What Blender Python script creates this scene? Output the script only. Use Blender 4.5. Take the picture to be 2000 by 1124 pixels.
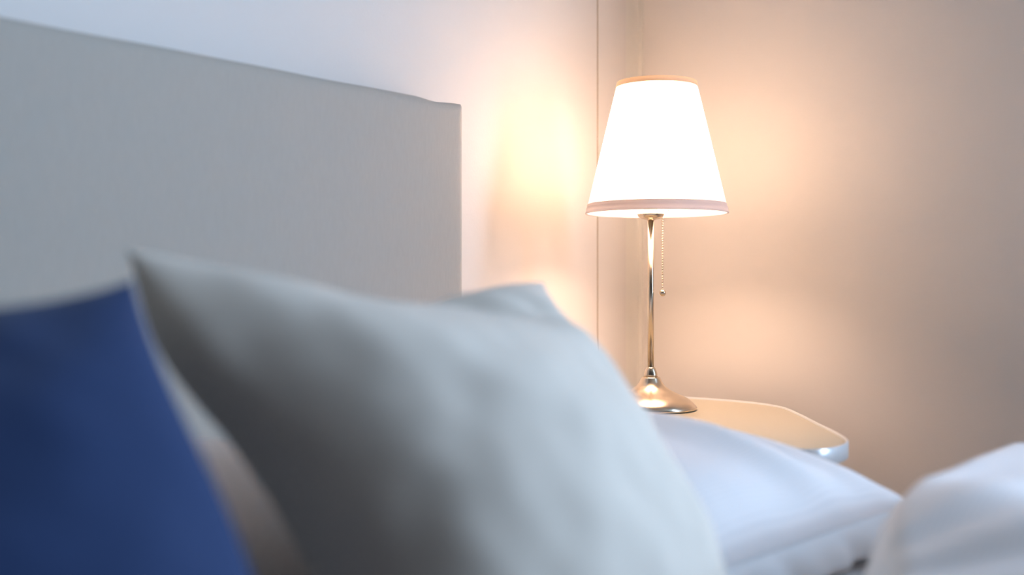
import bpy, bmesh, math, random
from mathutils import Vector, noise

for o in list(bpy.data.objects):
    bpy.data.objects.remove(o, do_unlink=True)
C = bpy.context.scene.collection
S = bpy.context.scene
R = math.radians

# ------------------------------------------------------------------ camera
# world: x runs along the headboard wall, y towards it, z up, metres
F = 2222.0                       # focal length in pixels of the 2000 px frame
TH = R(38.5)                     # view direction against the x axis
CAMZ = 0.795
D = 1.153                        # headboard wall
XR = 1.825                        # right wall
cd = bpy.data.cameras.new('camera'); cam = bpy.data.objects.new('camera', cd); C.objects.link(cam)
cam.location = (0, 0, CAMZ); cam.rotation_euler = (R(90), 0, TH - R(90))
cd.sensor_width = 36; cd.lens = 40; cd.clip_start = 0.02
cd.dof.use_dof = True; cd.dof.focus_distance = 1.72; cd.dof.aperture_fstop = 1.9
S.camera = cam
ct, st = math.cos(TH), math.sin(TH)
def C2W(x, z, h): return Vector((z*ct + x*st, z*st - x*ct, h))

# ------------------------------------------------------------------ light
S.view_settings.view_transform = 'Standard'; S.view_settings.look = 'None'
S.view_settings.gamma = 1; S.view_settings.use_curve_mapping = False
S.view_settings.exposure = 0.13
w = bpy.data.worlds.new('sky'); S.world = w; w.use_nodes = True
bg = w.node_tree.nodes['Background']; bg.inputs[0].default_value = (0.45, 0.65, 1.0, 1); bg.inputs[1].default_value = 0.8
WY0, WY1, WZ0, WZ1 = -1.50, -0.28, 0.80, 2.05      # window opening in the right wall
ld = bpy.data.lights.new('daylight', 'AREA'); ld.shape = 'RECTANGLE'
ld.size = WY1-WY0; ld.size_y = WZ1-WZ0; ld.energy = 84; ld.color = (0.53, 0.725, 1.0)
lo = bpy.data.objects.new('daylight', ld); C.objects.link(lo)
lo.location = (XR+0.02, (WY0+WY1)/2, (WZ0+WZ1)/2)
lo.rotation_euler = Vector((-1, 0, 0)).to_track_quat('-Z', 'Z').to_euler()
BULB = 162.0

# ------------------------------------------------------------------ materials
def mat(name, col, rough=0.6, metal=0.0, bump=None, sheen=0.0, spec=0.5, var=0.0, vscale=8, stripes=None, coat=0.0, vmap=None):
    m = bpy.data.materials.new(name); m.use_nodes = True
    nt = m.node_tree; b = nt.nodes['Principled BSDF']
    b.inputs['Base Color'].default_value = (*col, 1); b.inputs['Roughness'].default_value = rough
    b.inputs['Metallic'].default_value = metal; b.inputs['Sheen Weight'].default_value = sheen
    b.inputs['Specular IOR Level'].default_value = spec; b.inputs['Coat Weight'].default_value = coat
    tc = nt.nodes.new('ShaderNodeTexCoord')
    if var:
        n = nt.nodes.new('ShaderNodeTexNoise'); n.inputs['Scale'].default_value = vscale; n.inputs['Detail'].default_value = 4
        if vmap:
            mp = nt.nodes.new('ShaderNodeMapping'); mp.inputs['Scale'].default_value = vmap
            nt.links.new(tc.outputs['Object'], mp.inputs['Vector']); nt.links.new(mp.outputs[0], n.inputs['Vector'])
        else:
            nt.links.new(tc.outputs['Object'], n.inputs['Vector'])
        mx = nt.nodes.new('ShaderNodeMix'); mx.data_type = 'RGBA'
        mx.inputs[6].default_value = (*[c*(1-var) for c in col], 1); mx.inputs[7].default_value = (*[min(1, c*(1+var)) for c in col], 1)
        nt.links.new(n.outputs[0], mx.inputs[0]); nt.links.new(mx.outputs[2], b.inputs['Base Color'])
    last = None
    if bump:
        for sc, strg, dist, kind in bump:
            if kind == 'noise':
                n = nt.nodes.new('ShaderNodeTexNoise'); n.inputs['Scale'].default_value = sc; n.inputs['Detail'].default_value = 3
                nt.links.new(tc.outputs['Object'], n.inputs['Vector']); out = n.outputs[0]
            else:
                mp = nt.nodes.new('ShaderNodeMapping'); mp.inputs['Rotation'].default_value = kind
                nt.links.new(tc.outputs['UV'], mp.inputs['Vector'])
                n = nt.nodes.new('ShaderNodeTexWave'); n.inputs['Scale'].default_value = sc; n.inputs['Distortion'].default_value = 0.0
                nt.links.new(mp.outputs[0], n.inputs['Vector']); out = n.outputs['Fac']
            bp = nt.nodes.new('ShaderNodeBump'); bp.inputs['Strength'].default_value = strg; bp.inputs['Distance'].default_value = dist
            nt.links.new(out, bp.inputs['Height'])
            if last: nt.links.new(last.outputs[0], bp.inputs['Normal'])
            last = bp
        nt.links.new(last.outputs[0], b.inputs['Normal'])
    if stripes:      # satin stripes woven in: (scale, rotation, second colour)
        sc, rot, col2 = stripes
        mp = nt.nodes.new('ShaderNodeMapping'); mp.inputs['Rotation'].default_value = rot
        nt.links.new(tc.outputs['UV'], mp.inputs['Vector'])
        n = nt.nodes.new('ShaderNodeTexWave'); n.inputs['Scale'].default_value = sc
        nt.links.new(mp.outputs[0], n.inputs['Vector'])
        mx = nt.nodes.new('ShaderNodeMix'); mx.data_type = 'RGBA'
        mx.inputs[6].default_value = (*col, 1); mx.inputs[7].default_value = (*col2, 1)
        nt.links.new(n.outputs['Fac'], mx.inputs[0]); nt.links.new(mx.outputs[2], b.inputs['Base Color'])
    return m

M = {}
M['wall'] = mat('wall_paint', (0.85, 0.80, 0.755), 0.75, bump=[(260, 0.25, 0.0006, 'noise'), (60, 0.1, 0.001, 'noise')], spec=0.3)
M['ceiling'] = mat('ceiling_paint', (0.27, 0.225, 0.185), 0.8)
M['dark_wall'] = mat('dark_wardrobe_wood', (0.10, 0.06, 0.04), 0.5, var=0.2)
M['floor'] = mat('floor_wood', (0.16, 0.10, 0.06), 0.45, var=0.3, vscale=5)
M['trim'] = mat('trim_paint', (0.88, 0.84, 0.77), 0.4)
M['seam'] = mat('joint_brass', (0.26, 0.17, 0.06), 0.5)
M['linen'] = mat('headboard_linen', (0.50, 0.46, 0.405), 0.9, sheen=0.1, spec=0.15, var=0.08, vscale=1, vmap=(700, 700, 70),
                 bump=[(900, 0.35, 0.0006, 'noise'), (9, 0.15, 0.004, 'noise')])
M['beige'] = mat('beige_cushion_cotton', (0.72, 0.65, 0.56), 0.85, sheen=0.15, spec=0.15, bump=[(700, 0.2, 0.0004, 'noise')])
M['navy'] = mat('navy_cushion_cotton', (0.015, 0.038, 0.115), 0.8, sheen=0.1, spec=0.25, bump=[(700, 0.2, 0.0004, 'noise')])
M['white'] = mat('white_striped_satin', (0.90, 0.86, 0.845), 0.6, spec=0.3, stripes=(40, (0, 0, R(90)), (0.84, 0.80, 0.79)),
                 bump=[(40, 0.12, 0.0004, (0, 0, R(90)))])
M['sheet'] = mat('white_sheet_cotton', (0.78, 0.77, 0.77), 0.7, spec=0.2, bump=[(12, 0.3, 0.006, 'noise')])
M['metal'] = mat('brushed_nickel', (0.66, 0.56, 0.44), 0.24, metal=1.0)
M['table'] = mat('cream_lacquer', (0.60, 0.52, 0.37), 0.32, coat=0.2)
M['rim'] = mat('white_lacquer_rim', (0.90, 0.92, 0.93), 0.35, metal=0.5)
M['leg'] = mat('white_powder_coat', (0.75, 0.75, 0.74), 0.4)
M['wood'] = mat('bed_base_fabric', (0.40, 0.37, 0.33), 0.85)

def shade_mat(name, col, tr):
    m = bpy.data.materials.new(name); m.use_nodes = True; nt = m.node_tree; nt.nodes.clear()
    out = nt.nodes.new('ShaderNodeOutputMaterial'); d = nt.nodes.new('ShaderNodeBsdfDiffuse'); t = nt.nodes.new('ShaderNodeBsdfTranslucent')
    mx = nt.nodes.new('ShaderNodeMixShader'); mx.inputs[0].default_value = tr
    d.inputs[0].default_value = (*col, 1); t.inputs[0].default_value = (*col, 1)
    nt.links.new(d.outputs[0], mx.inputs[1]); nt.links.new(t.outputs[0], mx.inputs[2]); nt.links.new(mx.outputs[0], out.inputs[0])
    return m
M['shade'] = shade_mat('pleated_shade_fabric', (0.93, 0.90, 0.85), 0.45)
M['band'] = shade_mat('shade_ribbon_cotton', (0.82, 0.76, 0.75), 0.33)
M['topband'] = shade_mat('shade_top_ribbon', (0.86, 0.72, 0.55), 0.26)
m = bpy.data.materials.new('bulb_glow'); m.use_nodes = True; nt = m.node_tree; nt.nodes.clear()
e = nt.nodes.new('ShaderNodeEmission'); e.inputs[0].default_value = (1.0, 0.69, 0.50, 1); e.inputs[1].default_value = BULB
oo = nt.nodes.new('ShaderNodeOutputMaterial'); nt.links.new(e.outputs[0], oo.inputs[0]); M['bulb'] = m
m = bpy.data.materials.new('window_glass'); m.use_nodes = True; nt = m.node_tree; nt.nodes.clear()
a = nt.nodes.new('ShaderNodeBsdfTransparent'); g = nt.nodes.new('ShaderNodeBsdfGlossy'); g.inputs['Roughness'].default_value = 0.02
fr = nt.nodes.new('ShaderNodeFresnel'); mx = nt.nodes.new('ShaderNodeMixShader'); oo = nt.nodes.new('ShaderNodeOutputMaterial')
nt.links.new(fr.outputs[0], mx.inputs[0]); nt.links.new(a.outputs[0], mx.inputs[1]); nt.links.new(g.outputs[0], mx.inputs[2]); nt.links.new(mx.outputs[0], oo.inputs[0])
M['glass'] = m

# ------------------------------------------------------------------ helpers
def obj(name, bm, m, parent=None, smooth=True, bevel=0, sub=0):
    me = bpy.data.meshes.new(name); bmesh.ops.recalc_face_normals(bm, faces=bm.faces); bm.to_mesh(me); bm.free()
    for p in me.polygons: p.use_smooth = smooth
    me.materials.append(m); o = bpy.data.objects.new(name, me); C.objects.link(o)
    if parent: o.parent = parent; o.matrix_parent_inverse = parent.matrix_basis.inverted()
    if bevel:
        b = o.modifiers.new('bevel', 'BEVEL'); b.width = bevel; b.segments = 3; b.limit_method = 'ANGLE'
    if sub:
        s = o.modifiers.new('sub', 'SUBSURF'); s.levels = sub; s.render_levels = sub
    return o
def tag(o, label, cat, group=None):
    o['label'] = label; o['category'] = cat
    if group: o['group'] = group
    return o
def thing(name, label, cat, loc=(0, 0, 0)):
    o = bpy.data.objects.new(name, None); C.objects.link(o); o.location = loc; o.empty_display_size = 0.1
    bpy.context.view_layer.update(); return tag(o, label, cat)
def struct(name, bm, m, parent=None, **k):
    o = obj(name, bm, m, parent, smooth=False, **k)
    if not parent: o['kind'] = 'structure'
    return o
def box(bm, x0, x1, y0, y1, z0, z1):
    v = [bm.verts.new((x, y, z)) for x in (x0, x1) for y in (y0, y1) for z in (z0, z1)]
    for f in ((0, 1, 3, 2), (4, 6, 7, 5), (0, 4, 5, 1), (2, 3, 7, 6), (0, 2, 6, 4), (1, 5, 7, 3)):
        bm.faces.new([v[i] for i in f])
def lathe(bm, prof, cx, cy, n=64, rfun=None, closed=False):
    rings = []
    for r, z in prof:
        if r < 1e-6: rings.append([bm.verts.new((cx, cy, z))]); continue
        rings.append([bm.verts.new((cx + (r + (rfun(i, z) if rfun else 0))*math.cos(2*math.pi*i/n),
                                    cy + (r + (rfun(i, z) if rfun else 0))*math.sin(2*math.pi*i/n), z)) for i in range(n)])
    prs = list(zip(rings, rings[1:]))
    if closed: prs.append((rings[-1], rings[0]))
    for a, b in prs:
        for i in range(n):
            j = (i+1) % n
            if len(a) == 1 and len(b) == 1: continue
            if len(a) == 1: bm.faces.new((a[0], b[i], b[j]))
            elif len(b) == 1: bm.faces.new((a[i], a[j], b[0]))
            else: bm.faces.new((a[i], a[j], b[j], b[i]))
def smoothstep(a, b, x):
    t = max(0, min(1, (x-a)/(b-a))); return t*t*(3-2*t)

# ------------------------------------------------------------------ room
X0, Y0, ZC = -2.6, -3.0, 2.55
bm = bmesh.new(); box(bm, X0, XR+0.12, Y0, D+0.12, -0.1, 0); struct('floor', bm, M['floor'])
bm = bmesh.new(); box(bm, X0, XR+0.12, Y0, D+0.12, ZC, ZC+0.1); struct('ceiling', bm, M['ceiling'])
XS = 1.697                                                     # the thin upright joint line in the wall
bm = bmesh.new(); box(bm, X0, XS-0.0018, D, D+0.12, 0, ZC); box(bm, XS+0.0018, XR, D, D+0.12, 0, ZC); struct('wall_back', bm, M['wall'])
bm = bmesh.new(); box(bm, XS-0.0018, XS+0.0018, D+0.0008, D+0.1, 0, ZC); struct('trim_1', bm, M['seam'])
bm = bmesh.new()                                               # right wall with the window opening
for a in ((Y0, WY0, 0, ZC), (WY1, D+0.12, 0, ZC), (WY0, WY1, 0, WZ0), (WY0, WY1, WZ1, ZC)):
    box(bm, XR, XR+0.12, *a)
struct('wall_right', bm, M['wall'])
bm = bmesh.new(); box(bm, X0-0.1, X0, Y0, D+0.12, 0, ZC); struct('wall_left', bm, M['dark_wall'])
bm = bmesh.new(); box(bm, X0-0.1, XR+0.12, Y0-0.1, Y0, 0, ZC); struct('wall_front', bm, M['dark_wall'])
# boxed-in upright in the corner with a hollow rounded joint to the wall
bm = bmesh.new()
xf, yf = 1.8205, 1.136
prof = [(XR, yf), (xf+0.004, yf), (xf+0.001, yf+0.001), (xf, yf+0.004)]
rr = 0.030
for i in range(9):
    a = math.pi/2*i/8
    prof.append((xf - rr + rr*math.cos(a), D - rr*0.9 + rr*0.9*math.sin(a)) if False else (xf - rr*(1-math.cos(a)) , yf+0.006 + (D-yf-0.006)*math.sin(a)))
prof.append((XR, D))
lo_, hi_ = [bm.verts.new((x, y, 0)) for x, y in prof], [bm.verts.new((x, y, ZC)) for x, y in prof]
for i in range(len(prof)):
    j = (i+1) % len(prof); bm.faces.new((lo_[i], lo_[j], hi_[j], hi_[i]))
bm.faces.new(lo_); bm.faces.new(hi_)
o = struct('trim_2', bm, M['trim'])
bm = bmesh.new(); box(bm, X0, 1.74, D-0.014, D, 0, 0.09); struct('baseboard_back', bm, M['trim'], bevel=0.003)
bm = bmesh.new(); box(bm, XR-0.014, XR, Y0, yf, 0, 0.09); struct('baseboard_right', bm, M['trim'], bevel=0.003)
bm = bmesh.new()
for a in ((WY0, WY1, WZ0, WZ0+0.05), (WY0, WY1, WZ1-0.05, WZ1), (WY0, WY0+0.05, WZ0+0.05, WZ1-0.05), (WY1-0.05, WY1, WZ0+0.05, WZ1-0.05)):
    box(bm, XR+0.03, XR+0.09, *a)
wn = struct('window_1', bm, M['trim'])
bm = bmesh.new(); box(bm, XR+0.055, XR+0.06, WY0+0.05, WY1-0.05, WZ0+0.05, WZ1-0.05); struct('glass_pane', bm, M['glass'], wn)

# ------------------------------------------------------------------ bed
HX, HY, HZ = 1.236, 1.068, 1.0595     # right edge, front face and top of the headboard
BX0 = -0.62
bed = thing('bed', 'bed whose tall greige linen headboard stands against the back wall', 'bed', (0.3, 0.05, 0))
bm = bmesh.new()                     # padded headboard: grid front, slightly puffed, rounded edge
nx, nz = 90, 40
def hb_top(x):
    return HZ + 0.0004*math.sin(x*17+0.7) + 0.0002*math.sin(x*37) - 0.003*smoothstep(HX-0.10, HX-0.055, x)*(1-smoothstep(HX-0.055, HX, x))
def hb(ix, iz, front):
    s, t = ix/nx, iz/nz
    s = 0.5-0.5*math.cos(math.pi*s); t = 0.5-0.5*math.cos(math.pi*t)
    x = BX0-0.03 + (HX-BX0+0.03)*s; top = hb_top(x)
    z = 0.10 + (top-0.10)*t
    ed = min(x-(BX0-0.03), HX-x, top-z)
    rad = 0.014; k = max(0, 1-ed/rad); y = HY + rad*(1-math.sqrt(max(0, 1-k*k)))
    return Vector((x, y if front else D-0.002, z))
fr = [[bm.verts.new(hb(i, j, True)) for j in range(nz+1)] for i in range(nx+1)]
bk = [[bm.verts.new(hb(i, j, False)) for j in range(nz+1)] for i in range(nx+1)]
for i in range(nx):
    for j in range(nz):
        bm.faces.new((fr[i][j], fr[i+1][j], fr[i+1][j+1], fr[i][j+1])); bm.faces.new((bk[i][j], bk[i][j+1], bk[i+1][j+1], bk[i+1][j]))
for i in range(nx):
    bm.faces.new((fr[i][nz], fr[i+1][nz], bk[i+1][nz], bk[i][nz])); bm.faces.new((fr[i][0], bk[i][0], bk[i+1][0], fr[i+1][0]))
for j in range(nz):
    bm.faces.new((fr[0][j], fr[0][j+1], bk[0][j+1], bk[0][j])); bm.faces.new((fr[nx][j], bk[nx][j], bk[nx][j+1], fr[nx][j+1]))
obj('headboard', bm, M['linen'], bed)
bm = bmesh.new(); box(bm, BX0, 1.20, -0.95, HY-0.001, 0.08, 0.26); obj('bed_base', bm, M['wood'], bed, smooth=False, bevel=0.01)
for x in (BX0+0.06, 1.13):
    for y in (-0.88, 0.98):
        bm = bmesh.new(); lathe(bm, [(0, 0), (0.018, 0), (0.025, 0.08), (0, 0.08)], x, y, 20); obj('leg', bm, M['metal'], bed)
MT = 0.47
bm = bmesh.new(); box(bm, BX0+0.01, 1.19, -0.94, HY-0.006, 0.262, MT)
tag(obj('mattress', bm, mat('mattress_low_bounce_taupe', (0.20, 0.17, 0.15), 0.85), bevel=0.035), 'mattress lying on the bed base under the pillows, dark taupe tone added to cut bounced light', 'mattress')  # unseen dark tone, added so the bed bounces little light onto the cushions

# ------------------------------------------------------------------ cushions and pillows
def cushion(name, m, TL, TR, BR, BL, front, back, pinch=0.05, expo=0.5, N=56, folds=None, seed=1, amp=0.004, nsc=3.0,
            parent=None, sagf=None, floor=None, skew=(0, 0), uvrep=1.0, edge=None):
    """two bulged faces between four corners; front/back = bulge heights; folds(s,t) = extra front relief"""
    TL, TR, BR, BL = map(Vector, (TL, TR, BR, BL))
    nrm = ((TR-TL)+(BR-BL)).cross((TL-BL)+(TR-BR)).normalized()*-1
    nrm = -nrm
    bm = bmesh.new(); uvl = bm.loops.layers.uv.new('UV')
    G = {}
    def pos(i, j, side):
        s = math.sin(math.pi/2*(2*i/N-1)); t = math.sin(math.pi/2*(2*j/N-1))
        ss = s*(1-pinch*(1-t*t)); tt = t*(1-pinch*(1-s*s))
        if edge:
            ds, dt = edge(s, t); ss += ds; tt += dt
        a, b = (ss+1)/2, (tt+1)/2
        p = TL*(1-a)*b + TR*a*b + BR*a*(1-b) + BL*(1-a)*(1-b)
        h = ((1-s*s)*(1-t*t))**expo
        h *= (1 + skew[0]*s + skew[1]*t)
        nn = noise.noise(Vector((ss*nsc, tt*nsc, seed*7.3+side*3)))*amp + noise.noise(Vector((ss*nsc*2.3, tt*nsc*2.3, seed*3.1)))*amp*0.5
        if side > 0: d = front*h + min(1, h*2.5)*(nn + (folds(s, t) if folds else 0))
        else: d = -back*h - min(1, h*2.5)*nn
        if folds and side > 0 and False: pass
        p = p + nrm*d
        if sagf: p = p + sagf(s, t)
        if floor is not None and p.z < floor: p.z = floor + 0.001*(p.z-floor)
        return p
    for side in (1, -1):
        for i in range(N+1):
            for j in range(N+1):
                if side < 0 and (i in (0, N) or j in (0, N)): G[i, j, -1] = G[i, j, 1]
                else: G[i, j, side] = bm.verts.new(pos(i, j, side))
    for side in (1, -1):
        for i in range(N):
            for j in range(N):
                idx = [(i, j), (i+1, j), (i+1, j+1), (i, j+1)]
                if side < 0: idx.reverse()
                f = bm.faces.new([G[a, b, side] for a, b in idx])
                for l, (a, b) in zip(f.loops, idx):
                    l[uvl].uv = (math.sin(math.pi/2*(2*a/N-1))*0.5*uvrep, math.sin(math.pi/2*(2*b/N-1))*0.5*uvrep)
    return obj(name, bm, m, parent)

def g1(x, w): return math.exp(-(x/w)**2)
def line(s, t, s0, t0, s1, t1, w):
    """gaussian ridge along a segment of the cushion's face"""
    dx, dy = s1-s0, t1-t0; L2 = dx*dx+dy*dy
    k = max(0, min(1, ((s-s0)*dx+(t-t0)*dy)/L2)); d = math.hypot(s-s0-k*dx, t-t0-k*dy)
    return g1(d, w)*(0.35+0.65*math.sin(math.pi*(0.15+0.7*k)))

def beige_e(s, t):
    up, lf, rt = (t+1)/2, (1-s)/2, (1+s)/2
    return (-0.10*rt**3*(1-t*t)*0.8 - 0.11*lf**3*g1(t-0.58, 0.33) + 0.035*lf**3*g1(t+0.4, 0.45),
            -0.195*up**3*g1(s+0.14, 0.62)*(1-s**4))
def navy_e(s, t):
    up, rt = (t+1)/2, (1+s)/2
    return (0.05*rt**4*g1(t-0.1, 0.5)*(1-t**4), -0.05*up**3*(1-s**8))
beige_f = lambda s, t: (-0.020*line(s, t, -0.05, 0.97, 0.45, 0.62, 0.11) + 0.010*line(s, t, 0.30, 0.92, 0.60, 0.45, 0.12)
                        - 0.014*line(s, t, 0.45, 0.93, 0.75, 0.50, 0.09) + 0.006*line(s, t, 0.7, 0.8, 0.75, 0.0, 0.15)
                        + 0.006*line(s, t, -0.6, 0.5, -0.1, -0.1, 0.2) - 0.006*line(s, t, -0.4, 0.1, 0.2, -0.5, 0.18))
tag(cushion('cushion', M['beige'], (0.463, 0.712, 0.822), (0.885, 0.665, 0.800), (0.875, 0.43, 0.485), (0.462, 0.43, 0.485),
            0.115, 0.03, pinch=0.05, expo=0.55, skew=(-0.12, -0.22), edge=beige_e, folds=beige_f, seed=2, amp=0.006),
    'beige cotton cushion leaning back in the middle of the bed', 'cushion')
tag(cushion('cushion', M['navy'], (0.00, 0.84, 0.745), (0.402, 0.618, 0.800), (0.385, 0.370, 0.485), (-0.02, 0.60, 0.485),
            0.075, 0.045, pinch=0.05, edge=navy_e, seed=5, amp=0.006),
    'navy blue cushion left of the beige one', 'cushion')
tag(cushion('pillow', M['white'], (0.27, 1.055, 0.53), (0.73, 1.055, 0.53), (0.73, 0.66, 0.53), (0.30, 0.66, 0.53),
            0.145, 0.06, pinch=0.03, expo=0.35, seed=8, amp=0.004, floor=MT),
    'white pillow lying flat against the headboard behind the two cushions', 'pillow')
pil_f = lambda s, t: (0.007*line(s, t, 0.15, 0.9, 0.45, -0.95, 0.10) - 0.006*line(s, t, 0.35, 0.8, 0.62, -0.9, 0.09) + 0.006*line(s, t, 0.55, 0.5, 0.78, -0.9, 0.09)
                      - 0.005*line(s, t, -0.1, 0.7, 0.15, -0.9, 0.12))
pB = cushion('pillow', M['white'], (0.78, 1.05, 0.54), (1.19, 1.05, 0.54), (1.222, 0.425, 0.562), (0.78, 0.51, 0.53),
             0.116, 0.07, pinch=0.02, expo=0.42, folds=pil_f, seed=11, amp=0.005, floor=MT)
tag(pB, 'white striped pillow right of the beige cushion with its open end forward', 'pillow')

def strip(bm, f, n, m, th):
    top = [[f(i/n, j/m) for j in range(m+1)] for i in range(n+1)]
    def nor(i, j):
        a = top[min(n, i+1)][j]-top[max(0, i-1)][j]; b = top[i][min(m, j+1)]-top[i][max(0, j-1)]
        return a.cross(b).normalized()*th
    A = [[bm.verts.new(top[i][j]) for j in range(m+1)] for i in range(n+1)]
    B = [[bm.verts.new(top[i][j]-nor(i, j)) for j in range(m+1)] for i in range(n+1)]
    for i in range(n):
        for j in range(m):
            bm.faces.new((A[i][j], A[i+1][j], A[i+1][j+1], A[i][j+1])); bm.faces.new((B[i][j], B[i][j+1], B[i+1][j+1], B[i+1][j]))
    for i in range(n):
        bm.faces.new((A[i][0], B[i][0], B[i+1][0], A[i+1][0])); bm.faces.new((A[i][m], A[i+1][m], B[i+1][m], B[i][m]))
    for j in range(m):
        bm.faces.new((A[0][j], A[0][j+1], B[0][j+1], B[0][j])); bm.faces.new((A[n][j], B[n][j], B[n][j+1], A[n][j+1]))
bm = bmesh.new()
def up_lip(a, b):
    x = 0.88 + 0.342*a; y0 = 0.489 - 0.064*a; z0 = 0.540 + 0.022*a
    rip = 0.004*math.sin(a*23)*b + 0.003*math.sin(a*41+1)*b; dr = 1-0.75*smoothstep(0.75, 1, a)
    return Vector((x + 0.004*b, y0 + 0.004 - 0.022*b*dr + rip, z0 - 0.001 - 0.030*b*dr*(0.5+0.5*b)))
def lo_lip(a, b):
    x = 0.88 + 0.335*a; y0 = 0.489 - 0.062*a
    return Vector((x, y0 + 0.02 - 0.070*b, MT + 0.032 + 0.020*smoothstep(0.3, 1, a) - 0.016*b*b + 0.003*math.sin(a*17+2)*b))
strip(bm, up_lip, 60, 10, 0.0015); strip(bm, lo_lip, 60, 10, 0.0015)
obj('pillowcase_hem', bm, M['sheet'], pB)

# ------------------------------------------------------------------ duvet
def hduv(x, y):
    yedge = 0.338 + 0.040*smoothstep(0.80, 0.93, x)
    e = smoothstep(0, 0.05, yedge-y)**0.5
    m_ = 0.056*smoothstep(0.77, 1.00, x - (y-0.33)*0.4)*smoothstep(-0.35, 0.28, y)
    rr_, an = math.hypot(x-0.80, y-0.36), math.atan2(y-0.36, x-0.80)
    fold = 0.0025*min(1, rr_/0.15)*math.sin(an*13+1.5+1.5*noise.noise(Vector((x*4, y*4, 0)))) + 0.006*noise.noise(Vector((x*7, y*5, 2)))
    return MT+0.004 + e*smoothstep(0, 0.06, x-0.70)**0.5*(0.101 + m_ + fold)
bm = bmesh.new(); uvl = bm.loops.layers.uv.new('UV')
xs = [0.70 + (1.26-0.70)*i/130 for i in range(131)]; ys = [-0.93 + (0.385+0.93)*(1-(1-j/100)**1.4) for j in range(101)]
top = [[bm.verts.new((x, y, hduv(x, y))) for y in ys] for x in xs]
for i in range(130):
    for j in range(100):
        f = bm.faces.new((top[i][j], top[i+1][j], top[i+1][j+1], top[i][j+1]))
        for l in f.loops: l[uvl].uv = (l.vert.co.x*1.4, l.vert.co.y*1.4)
ext = bmesh.ops.extrude_edge_only(bm, edges=[e for e in bm.edges if e.is_boundary])
for v in [g for g in ext['geom'] if isinstance(g, bmesh.types.BMVert)]: v.co.z = MT+0.002
bmesh.ops.contextual_create(bm, geom=[e for e in bm.edges if e.is_boundary])
tag(obj('duvet', bm, M['white']), 'white duvet bunched up at the right edge of the bed', 'duvet')

# ------------------------------------------------------------------ table
TZ = 0.604
ctrl = [(1.722, 1.08), (1.724, 0.98), (1.718, 0.87), (1.68, 0.79), (1.60, 0.722), (1.50, 0.648), (1.42, 0.588), (1.355, 0.548), (1.30, 0.537),
        (1.255, 0.548), (1.246, 0.60), (1.245, 0.80), (1.246, 1.06), (1.26, 1.10), (1.40, 1.106), (1.66, 1.106), (1.71, 1.10)]
def catmull(P, k=8):
    out = []; n = len(P)
    for i in range(n):
        p0, p1, p2, p3 = (Vector(P[(i+d) % n]) for d in (-1, 0, 1, 2))
        for q in range(k):
            t = q/k; out.append(0.5*((2*p1)+(p2-p0)*t+(2*p0-5*p1+4*p2-p3)*t*t+(3*p1-p0-3*p2+p3)*t**3))
    return out
ol = catmull(ctrl)
cx = sum(p.x for p in ol)/len(ol); cy = sum(p.y for p in ol)/len(ol)
def inset(p, q, d):
    t = (q-p).normalized(); return Vector((-t.y, t.x))*d
nr = []
for i, p in enumerate(ol):
    t = (ol[(i+1) % len(ol)]-ol[i-1]).normalized(); v = Vector((-t.y, t.x))
    if v.dot(Vector((cx, cy))-p) < 0: v = -v
    nr.append(v)
tb = thing('side_table', 'cream side table with rounded corners between the bed and the right wall', 'table', (cx, cy, 0))
def ringloft(bm, prof, capa=True, capb=True):
    rs = [[bm.verts.new((p.x+nr[i].x*d, p.y+nr[i].y*d, z)) for i, p in enumerate(ol)] for d, z in prof]
    n = len(ol)
    for a, b in zip(rs, rs[1:]):
        for i in range(n): bm.faces.new((a[i], a[(i+1) % n], b[(i+1) % n], b[i]))
    if capa: bm.faces.new(rs[0])
    if capb: bm.faces.new(rs[-1])
bm = bmesh.new(); ringloft(bm, [(0.0045, TZ-0.016), (0.0045, TZ)]); obj('table_top', bm, M['table'], tb, smooth=False)
bm = bmesh.new(); ringloft(bm, [(0.0040, TZ-0.018), (0.001, TZ-0.018), (0, TZ-0.017), (0, TZ+0.0015), (0.0008, TZ+0.0025), (0.0026, TZ+0.0025), (0.0036, TZ+0.0015), (0.0040, TZ-0.0005), (0.0040, TZ-0.018)], False, False)
obj('rim', bm, M['rim'], tb)
for x, y in ((1.29, 0.62), (1.29, 1.04), (1.66, 1.04)):
    bm = bmesh.new(); lathe(bm, [(0, 0), (0.013, 0), (0.013, 0.004), (0.011, 0.006), (0.011, TZ-0.016), (0, TZ-0.016)], x, y, 24); obj('leg', bm, M['leg'], tb)

# ------------------------------------------------------------------ lamp
LD = 1.78; PX = LD/F
lp = C2W((1271-1000)*PX, LD, TZ); lx, ly = lp.x, lp.y
def zz(py): return CAMZ - (py-562)*PX
lamp = thing('table_lamp', 'lit table lamp with a white pleated shade on a slim metal stem', 'lamp', (lx, ly, TZ))
zb = TZ + 0.0005
def lm(prof): # (pixel radius, pixel row)
    return [(r*PX, zz(y)) for r, y in prof]
bm = bmesh.new()
pr = [(0, zb), (0.070, zb), (0.072, zb+0.002), (0.0715, zb+0.0045), (0.066, zb+0.011)] + lm([(71, 777.5), (60, 772.5), (50, 768), (38, 762), (28, 754.5), (22, 746), (18.5, 739), (17.5, 737), (15.5, 736.6), (0, 736.6)])
lathe(bm, pr, lx, ly, 96); obj('base', bm, M['metal'], lamp)
bm = bmesh.new(); lathe(bm, lm([(0, 736.6), (13.4, 736.6), (13.2, 732), (11.8, 726), (9.2, 720), (7.2, 717.5), (6.2, 716.8), (0, 716.8)]), lx, ly, 48); obj('collar', bm, M['metal'], lamp)
bm = bmesh.new(); lathe(bm, lm([(0, 717), (6.1, 717), (6.1, 430), (0, 430)]), lx, ly, 32); obj('stem', bm, M['metal'], lamp)
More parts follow.
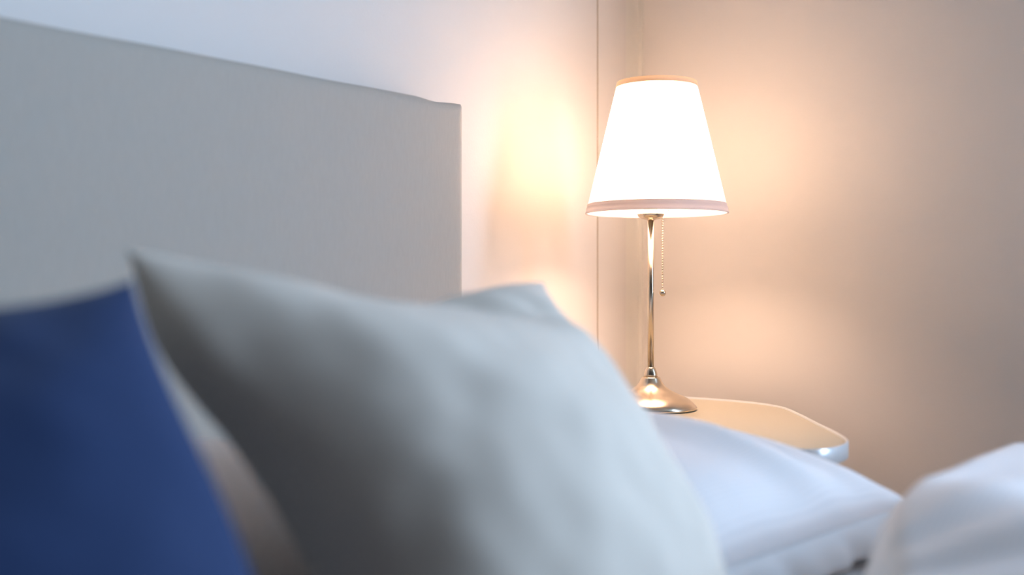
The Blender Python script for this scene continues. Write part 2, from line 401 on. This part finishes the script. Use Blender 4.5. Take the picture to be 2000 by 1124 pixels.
bm = bmesh.new(); lathe(bm, lm([(0, 431), (7, 431), (9, 429.5), (17, 428), (24, 424), (26.5, 419.5), (26, 416.5), (22, 415.6), (14, 415.4), (13, 410), (12.5, 385), (0, 385)]), lx, ly, 64); obj('lamp_holder', bm, M['metal'], lamp)
sc = Vector((lx, ly, 0)) + Vector((st, -ct, 0))*11.5*PX           # the shade sits a little to one side of the stem
zsb, zst = zz(418), zz(161)
NP = 132*4
bm = bmesh.new()
pl = lambda i, z: (0.0006 if (i % 4) < 2 else -0.0006) + 0.00025*math.sin(i*1.7)
K = 14
lathe(bm, [(0.1085 + (0.0615-0.1085)*k/K, zsb+0.006 + (zst-0.004-zsb-0.006)*k/K) for k in range(K+1)], sc.x, sc.y, NP, pl)
obj('lamp_shade', bm, M['shade'], lamp)
def rband(z0, z1, r0, r1, th, ridges=0):
    bm = bmesh.new(); n = 10
    o_ = [(r0+(r1-r0)*k/n + th*(1 if k not in (0, n) else 0.5) + (0.0004*math.cos(k/n*math.pi*2*ridges) if ridges else 0), z0+(z1-z0)*k/n) for k in range(n+1)]
    i_ = [(r0+(r1-r0)*k/n - th*0.8, z0+(z1-z0)*k/n) for k in range(n, -1, -1)]
    lathe(bm, o_+i_, sc.x, sc.y, 128, closed=True); return bm
obj('bottom_band', rband(zsb, zsb+0.0155, 0.1100, 0.1066, 0.0016, 2), M['band'], lamp)
obj('top_band', rband(zst-0.0085, zst, 0.0628, 0.0611, 0.0011), M['topband'], lamp)
bm = bmesh.new(); BZ = zz(280)
lathe(bm, [(0.0125, BZ-0.052), (0.014, BZ-0.04), (0.022, BZ-0.022), (0.0275, BZ-0.006), (0.029, BZ+0.004), (0.027, BZ+0.016), (0.020, BZ+0.026), (0.010, BZ+0.031), (0, BZ+0.032)], lx, ly, 40)
obj('bulb', bm, M['bulb'], lamp)
bm = bmesh.new(); lathe(bm, [(0, BZ-0.075), (0.0135, BZ-0.075), (0.0135, BZ-0.052), (0, BZ-0.052)], lx, ly, 32); obj('socket', bm, M['leg'], lamp)
# wire ring and three spokes that carry the shade
bm = bmesh.new()
for a in range(3):
    an = R(20+120*a)
    p = Vector((lx+0.013*math.cos(an), ly+0.013*math.sin(an), BZ-0.05)); q = Vector((sc.x+0.104*math.cos(an), sc.y+0.104*math.sin(an), zsb+0.010))
    d = (q-p).normalized(); u = d.orthogonal().normalized(); v = d.cross(u)
    r1 = [bm.verts.new(p+(u*math.cos(k)+v*math.sin(k))*0.001) for k in (0, 1.57, 3.14, 4.71)]
    r2 = [bm.verts.new(q+(u*math.cos(k)+v*math.sin(k))*0.001) for k in (0, 1.57, 3.14, 4.71)]
    for k in range(4): bm.faces.new((r1[k], r1[(k+1) % 4], r2[(k+1) % 4], r2[k]))
obj('shade_carrier', bm, M['metal'], lamp)
cc = Vector((lx, ly, 0)) + Vector((st, -ct, 0))*23*PX
bm = bmesh.new(); y = 427.0
while y < 566:
    bmesh.ops.create_uvsphere(bm, u_segments=10, v_segments=6, radius=1.95*PX, matrix=__import__('mathutils').Matrix.Translation((cc.x, cc.y, zz(y)))); y += 4.95
lathe(bm, [(0, zz(425)), (0.35*PX, zz(425)), (0.35*PX, zz(567)), (0, zz(567))], cc.x, cc.y, 8)
ch = obj('pull_chain', bm, M['metal'], lamp)
bm = bmesh.new(); lathe(bm, lm([(0, 564)]+[(6.6*math.sin(math.pi*k/14)+(2 if k == 0 else 0), 572.5-6.8*math.cos(math.pi*k/14)) for k in range(1, 14)]+[(0, 579.3)]), cc.x, cc.y, 32)
o = obj('chain_ball', bm, M['metal']); o.parent = ch
